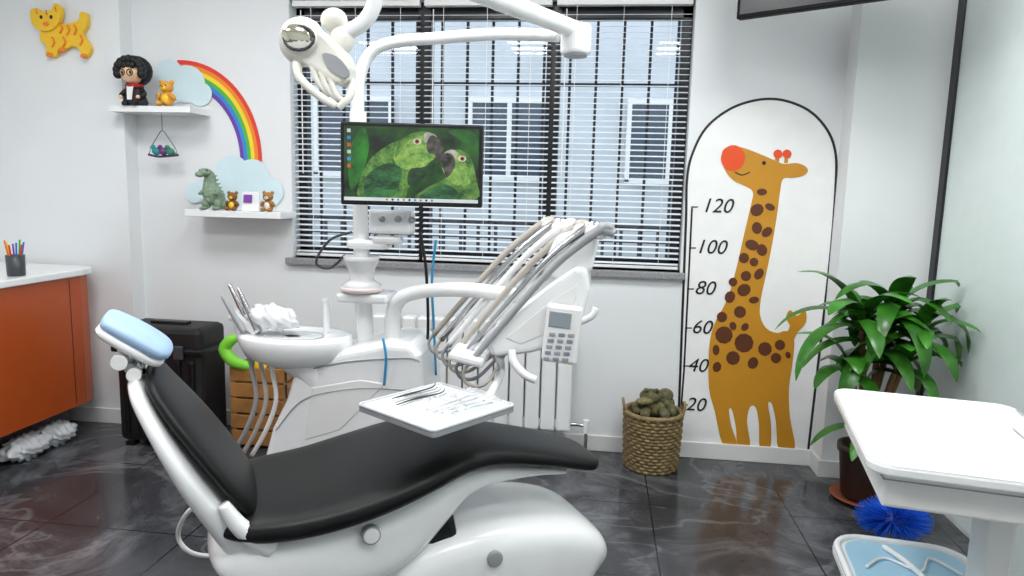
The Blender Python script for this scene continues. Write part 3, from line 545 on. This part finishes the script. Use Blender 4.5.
# monitor
YM=2.47; mc=PY(411.5,165,YM); g=Grp('monitor',tuple(mc),math.radians(7),local=True)
wM=(PY(481,165,YM)-PY(342,165,YM)).length; hM=(PY(411,124,YM)-PY(411,207,YM)).length
box(g,'housing',(0,.018,0),(wM,.034,hM),black,.006)
def scr(u,v,d=0): return Vector(((u-411.5)/139*wM,-.0005-d,-(v-165.5)/83*hM))
def S(name,px,m,d,sm=4): return poly(g,name,[scr(u,v,d) for u,v in px],(0,.0003,0),m,smooth=sm)
def E(n,c1,c2,s,k=.9,vor=False,sx=1,lo=.35,hi=.65,rot=0):
    mt=bpy.data.materials.new(n); mt.use_nodes=True; nt=mt.node_tree; b=nt.nodes['Principled BSDF']; b.inputs['Base Color'].default_value=(.01,.01,.01,1); b.inputs['Roughness'].default_value=.4
    tc=nt.nodes.new('ShaderNodeTexCoord'); mp=nt.nodes.new('ShaderNodeMapping'); mp.inputs['Scale'].default_value=(sx,1,1); mp.inputs['Rotation'].default_value=(0,rot,0)
    nt.links.new(tc.outputs['Object'],mp.inputs['Vector'])
    t=nt.nodes.new('ShaderNodeTexNoise'); t.inputs['Scale'].default_value=s; t.inputs['Detail'].default_value=6
    nt.links.new(mp.outputs[0],t.inputs['Vector']); src=t.outputs[0]
    if vor:
        w=nt.nodes.new('ShaderNodeTexVoronoi'); w.inputs['Scale'].default_value=130; nt.links.new(mp.outputs[0],w.inputs['Vector'])
        ma=nt.nodes.new('ShaderNodeMath'); ma.operation='MULTIPLY_ADD'; nt.links.new(w.outputs[0],ma.inputs[0]); ma.inputs[1].default_value=-.22; nt.links.new(t.outputs[0],ma.inputs[2]); src=ma.outputs[0]; lo-=.1; hi-=.1
    r=nt.nodes.new('ShaderNodeValToRGB'); e=r.color_ramp.elements; e[0].position=lo; e[1].position=hi; e[0].color=lin(c1); e[1].color=lin(c2)
    nt.links.new(src,r.inputs['Fac']); nt.links.new(r.outputs['Color'],b.inputs['Emission Color']); b.inputs['Emission Strength'].default_value=k
    return mt
S('screen_picture',[(346,128),(477,128),(477,202),(346,202)],E('jungle','06180c','2a6a1e',9,lo=.4,hi=.7),.0,0)
S('leaf_blur_1',[(350,160),(356,140),(366,130),(370,150),(362,180),(352,192)],E('lb','124816','2d8a24',16),.001)
S('leaf_blur_2',[(446,131),(462,129),(474,134),(475,150),(460,140)],E('lb2','1a5518','357e28',12),.001)
gp1=E('parrot_green','1d4a1c','76a84a',26,vor=True,lo=.3,hi=.7); gp2=E('parrot_green_light','47862f','a8cc66',40,vor=True,lo=.3,hi=.7); gp3=E('parrot_wing_dark','103c1e','3f8044',22,vor=True,sx=.4,rot=.6)
gsh=E('parrot_shade','0d2a12','28542a',30,vor=True)
bk=E('beak','161515','5f5b54',40); cer=E('cere','8f8c86','cfcabf',60); wh=E('eye_ring','c4c8c8','e8eaea',20); ik=E('pupil','050505','0c0c0c',10); og=E('iris','b4641c','d8882c',20)
S('parrot_1_body',[(362,199),(360,188),(364,174),(372,160),(386,148),(400,141),(412,140),(420,150),(420,166),(414,180),(408,190),(402,199)],gp1,.0015)
S('parrot_1_head',[(394,158),(398,145),(408,136),(420,132),(430,133),(436,139),(438,148),(434,158),(426,166),(412,170),(400,168)],gp2,.002)
S('parrot_1_nape',[(398,145),(408,136),(420,132),(428,133),(420,137),(408,142),(402,150),(396,158)],gp1,.0023)
S('parrot_1_throat',[(410,170),(424,167),(432,160),(434,166),(424,178),(414,186),(408,184)],gsh,.0022)
S('parrot_1_cere',[(424,134),(433,134),(437,140),(432,146),(425,144)],cer,.004)
S('parrot_1_beak',[(430,136),(437,138),(442,146),(441,156),(437,163),(434,155),(428,153),(426,145)],bk,.0045)
S('parrot_1_eye_ring',circ(417,142,3.8,3),wh,.004,0); S('parrot_1_iris',circ(417,142,2.4),og,.0045,0); S('parrot_1_eye',circ(417,142,1.5),ik,.005,0)
S('parrot_1_wing',[(366,182),(376,170),(390,164),(402,170),(400,184),(392,199),(368,199)],gp3,.003)
S('parrot_2_body',[(474,199),(475,180),(470,168),(452,168),(444,178),(434,184),(424,190),(418,199)],gp1,.0026)
S('parrot_2_head',[(440,162),(446,153),(456,149),(466,153),(472,164),(473,176),(466,184),(454,184),(446,178)],gp2,.003)
S('parrot_2_nape',[(456,149),(466,153),(472,164),(474,178),(470,184),(467,170),(463,159)],gp1,.0033)
S('parrot_2_cere',[(444,152),(452,149),(457,154),(452,158),(445,157)],cer,.005)
S('parrot_2_beak',[(441,155),(449,153),(454,159),(453,168),(448,176),(445,177),(443,169),(440,164)],bk,.0055)
S('parrot_2_eye_ring',circ(461,158,3.8,3),wh,.005,0); S('parrot_2_iris',circ(461,158,2.4),og,.0055,0); S('parrot_2_eye',circ(461,158,1.5),ik,.006,0)
S('parrot_2_wing',[(420,199),(430,189),(444,184),(456,190),(454,199)],gp3,.004)
S('taskbar',[(346,199),(477,199),(477,202.5),(346,202.5)],E('tb','d4dfe4','e8eef0',10),.007,0)
for i in range(9): S('taskbar_icon_%d'%i,circ(388+5.5*i,200.8,1.2,1.2,8),(og,ik,E('ti%d'%i,'2870d0','3a8ae8',5))[i%3],.0075,0)
for i in range(6): S('icon_%d'%i,[(349,131+i*7),(352.5,131+i*7),(352.5,134.5+i*7),(349,134.5+i*7)],(wh,E('ic%d'%i,'3a78c8','5a9ae0',5),E('id%d'%i,'c84a38','e05a40',5))[i%3],.002,0)
box(g,'mount',(-.0,.06,-.04),(.12,.06,.12),dgrey,.01); tube(g,'mount_arm',[(0,.08,-.04),(-.1,.13,-.04),(-.2,.155,-.04)],.018,white)
# operating light
g=Grp('operating_light',tuple(PY(575,40,YU-.05)))
j=PY(576,39,YU-.02); cyl(g,'elbow_joint',j+Vector((0,0,-.055)),j+Vector((0,0,.05)),.055,white,n=32,bev=.012); cyl(g,'elbow_cap',j+Vector((0,-.0,-.062)),j+Vector((0,0,-.055)),.042,grey)
j2=j+Vector((0,0,.03)); e1=PY(482,-6,2.2); 
tube(g,'spring_arm',[j2+Vector((0,-.0,.0)),(j2+e1)/2,e1,e1+(e1-j2)*.6],.031,white,n=16)
e2=e1+(e1-j2)*.6; YL=1.82
tube(g,'drop_tube',[e2,PY(400,-60,1.85),PY(378,-20,YL),PY(374,5,YL),PY(364,22,YL),PY(345,34,YL),PY(336,40,YL)],[.028,.024,.02,.02,.02,.02,.018],white,n=16)
ell(g,'knuckle',PY(334,20,YL),(.035,.03,.03),cream); ell(g,'knuckle_2',PY(342,40,YL),(.032,.03,.036),cream)
ell(g,'lamp_shell',PY(303,42,YL-.02),(.062,.055,.062),cream,(.3,.2,0),n=28)
ell(g,'reflector',PY(299,38,YL-.055),(.045,.022,.034),M('reflector','d8d4c0',.1,metal=.8),(.3,.2,.2)); tube(g,'reflector_trim',[PY(299+15*math.cos(a),38+12*math.sin(a),YL-.068) for a in [k*math.pi/8 for k in range(17)]],.004,dgrey,sm=0)
poly(g,'rear_housing',[PY(u,v,YL+.02) for u,v in [(300,40),(322,30),(345,48),(357,66),(356,84),(344,88),(322,74),(306,62)]],(0,-.07,0),cream,bev=.015,smooth=3,seg=3)
poly(g,'front_glass',[PY(u,v,YL-.055) for u,v in [(322,54),(336,56),(348,70),(345,78),(330,70)]],(0,.01,0),grey,smooth=3)
for i in range(3): tube(g,'cooling_fin_%d'%i,[PY(312+9*i,66+6*i,YL-.04),PY(318+9*i,82+6*i,YL-.04),PY(330+9*i,96+4*i,YL-.03)],.008,cream)
tube(g,'handle_left',[PY(296,60,YL-.03),PY(300,78,YL-.06),PY(322,98,YL-.06),PY(336,106,YL-.05)],.011,cream)
tube(g,'handle_right',[PY(352,80,YL-.02),PY(350,96,YL-.04),PY(338,108,YL-.05)],.010,cream)
# ---------------- instrument console ----------------
YC=2.4
g=Grp('instrument_delivery_console',tuple(PY(530,300,YC)))
sd=[PY(u,v,YC-.17) for u,v in [(484,342),(494,328),(550,284),(578,266),(588,272),(590,290),(583,318),(566,344),(530,354),(492,358)]]
poly(g,'console_body',sd,(0,.3,0),white,bev=.02,seg=3)
poly(g,'side_inlay',[PY(u,v,YC-.173) for u,v in [(505,338),(555,298),(578,284),(576,300),(556,330),(520,345)]],(0,.01,0),white2,bev=.004)
poly(g,'rear_hood',[PY(u,v,YC-.12) for u,v in [(540,270),(556,236),(588,226),(600,240),(592,270),(570,290)]],(0,.2,0),white,bev=.02,seg=3)
ha=PY(546,226,YC+.12); hb=PY(602,233,YC-.18)
tube(g,'holder_bar',[ha,(ha+hb)/2,hb],.022,white,n=14)
for i in range(6):
    t=i/5; top=ha.lerp(hb,t)+Vector((0,0,.015)); Yi=top.y
    lo=PY(434+7*i,334+6*i,Yi); q1=top.lerp(lo,.33)+Vector((-.0,0,.035)); q2=top.lerp(lo,.7)+Vector((0,0,.02))
    tube(g,'whip_arm_%d'%i,[top+Vector((.03,0,-.01)),top,q1,q2,lo],[.013,.017,.012,.011,.011],(hose,chrome,white2,hose,chrome,grey)[i],n=10)
    cyl(g,'handpiece_%d'%i,top+Vector((-.015,0,.004)),top+Vector((.04,0,-.016)),.015,(white,grey)[i%2],n=16)
    tube(g,'hose_%d'%i,[lo,lo+Vector((-.02,0,-.035)),lo+Vector((.0,0,-.07)),lo+Vector((.06,.0,-.06)),PY(492+3*i,346+i,YC-.05)],.006,(grey,hose)[i%2],n=8)
box(g,'rear_bar',PY(474,350,YC-.05),(.12,.3,.035),white,.012,(0,.2,0))
cpn=PY(562,334,YC-.2); box(g,'control_panel',cpn,(.115,.03,.19),white2,.012,(0,.08,0)); box(g,'display',PY(560,320,YC-.217),(.07,.004,.05),M('lcd','8d969c',.2),.002,(0,.08,0))
for r in range(5):
    for k in range(3): box(g,'button_%d%d'%(r,k),cpn+Vector((-.03+.03*k-.004*r,-.017,.0-.02*r)),(.02,.004,.012),(grey,M('btn','7f8a96',.4))[(r+k)%2],.002)
tube(g,'handle',[PY(512,350,YC-.2),PY(514,362,YC-.21),PY(524,374,YC-.22),PY(536,380,YC-.22)],[.012,.014,.014,.013],white)
tube(g,'side_joystick',[PY(580,322,YC-.19),PY(592,316,YC-.2),PY(596,308,YC-.2)],.011,white)
ap=[PY(394,345,YU-.05),PY(393,318,YU-.05),PY(400,299,YU-.06),PY(425,291,YU-.08),PY(470,290,YC+.0),PY(520,296,YC-.0)]
tube(g,'support_arm',ap,[.03,.03,.028,.026,.026,.026],white,n=18)
# tray
zt4=.76; tc=PZ(437,403,zt4); g=Grp('instrument_tray_table',(tc.x,tc.y,0),math.radians(56),local=True)
poly(g,'tray',rrect(0,0,.315,.315,.015,zt4-.024),(0,0,.016),grey,bev=.003)
poly(g,'tray_liner',rrect(0,0,.295,.295,.01,zt4-.008),(0,0,.004),M('liner','e4e8ea',.4),bev=.001)
tube(g,'rim',ring(rrect(0,0,.31,.31,.015,zt4-.005)),.005,M('rim_grey','c9cbcc',.3),sm=0,n=8)
poly(g,'paper',rrect(-.02,.075,.2,.11,.005,zt4-.003,.12),(0,0,.001),M('paper','fbfbfb',.7))
for i in range(5): tube(g,'instrument_%d'%i,[(-.11+.01*i,.04+.018*i,zt4+.003),(-.02,.045+.016*i,zt4+.005),(.06+.006*i,.035+.02*i,zt4+.004),(.08+.006*i,.04+.02*i,zt4+.014)],[.0015,.0035,.0025,.001],(chrome,dgrey,grey)[i%3],n=8)
vs=[];fs=[]; nx,ny=26,16; rr=random.Random(3)
for a in range(nx+1):
    for b in range(ny+1):
        ed=min(a,nx-a,b,ny-b); z=zt4+.001+(.026 if ed>2 else .009*ed)+(rr.uniform(-.006,.008) if ed>1 else 0)
        vs.append((-.10+.24*a/nx+rr.uniform(-.002,.002),-.135+.14*b/ny+rr.uniform(-.002,.002),z))
for a in range(nx):
    for b in range(ny): k=a*(ny+1)+b; fs.append((k,k+1,k+ny+2,k+ny+1))
mesh(g,'clear_tray_cover',vs,fs,glassm,smooth=True)
for i in range(4): tube(g,'covered_instrument_%d'%i,[(-.07,-.11+.025*i,zt4+.004),(.0,-.105+.022*i,zt4+.006),(.1,-.12+.03*i,zt4+.006)],.003,chrome,n=8)
sp=PY(500,356,YC-.12); R_=Matrix.Rotation(-math.radians(56),3,'Z'); sl=R_@(sp-Vector((tc.x,tc.y,0)))
tube(g,'support_arm',[(0,0,zt4-.035),(0.05,-.08,zt4-.045),(sl.x,sl.y,zt4-.03),(sl.x,sl.y,sl.z-.01)],.014,white)
lathe(g,'support_boss',(0,0,zt4-.06),[(.02,0),(.05,.01),(.05,.03),(.03,.036)],white)
# ---------------- lights ----------------
def area(name,loc,sx,sy,pw,rot=(0,0,0),col=(1,1,1)):
    l=bpy.data.lights.new(name,'AREA'); l.shape='RECTANGLE'; l.size=sx; l.size_y=sy; l.energy=pw; l.color=col
    o=bpy.data.objects.new(name,l); sc.collection.objects.link(o); o.location=loc; o.rotation_euler=rot
led=M('led','ffffff',.5,emis=3)
for x,pw in ((-2.0,14),(-.6,17),(.75,18)):  # panels out of view; right-hand pair added to brighten the right side
    for y in (.7,2.2):
        box(None,'unseen_ceiling_light',(x,y,ZC-.01),(.6,.6,.02),led,.002)
        area('unseen_panel_lamp',(x,y,ZC-.03),.58,.58,pw,col=(.97,.985,1))
w=bpy.data.worlds.new('world'); sc.world=w; w.use_nodes=True; nt=w.node_tree; bg=nt.nodes['Background']
sk=nt.nodes.new('ShaderNodeTexSky'); sk.sky_type='HOSEK_WILKIE'; sk.turbidity=8; sk.sun_direction=(.3,-.5,.8)
mx=nt.nodes.new('ShaderNodeMix'); mx.data_type='RGBA'; mx.inputs['Factor'].default_value=.8; nt.links.new(sk.outputs[0],mx.inputs[6]); mx.inputs[7].default_value=(.88,.93,1,1)
nt.links.new(mx.outputs[2],bg.inputs[0]); bg.inputs[1].default_value=2.3
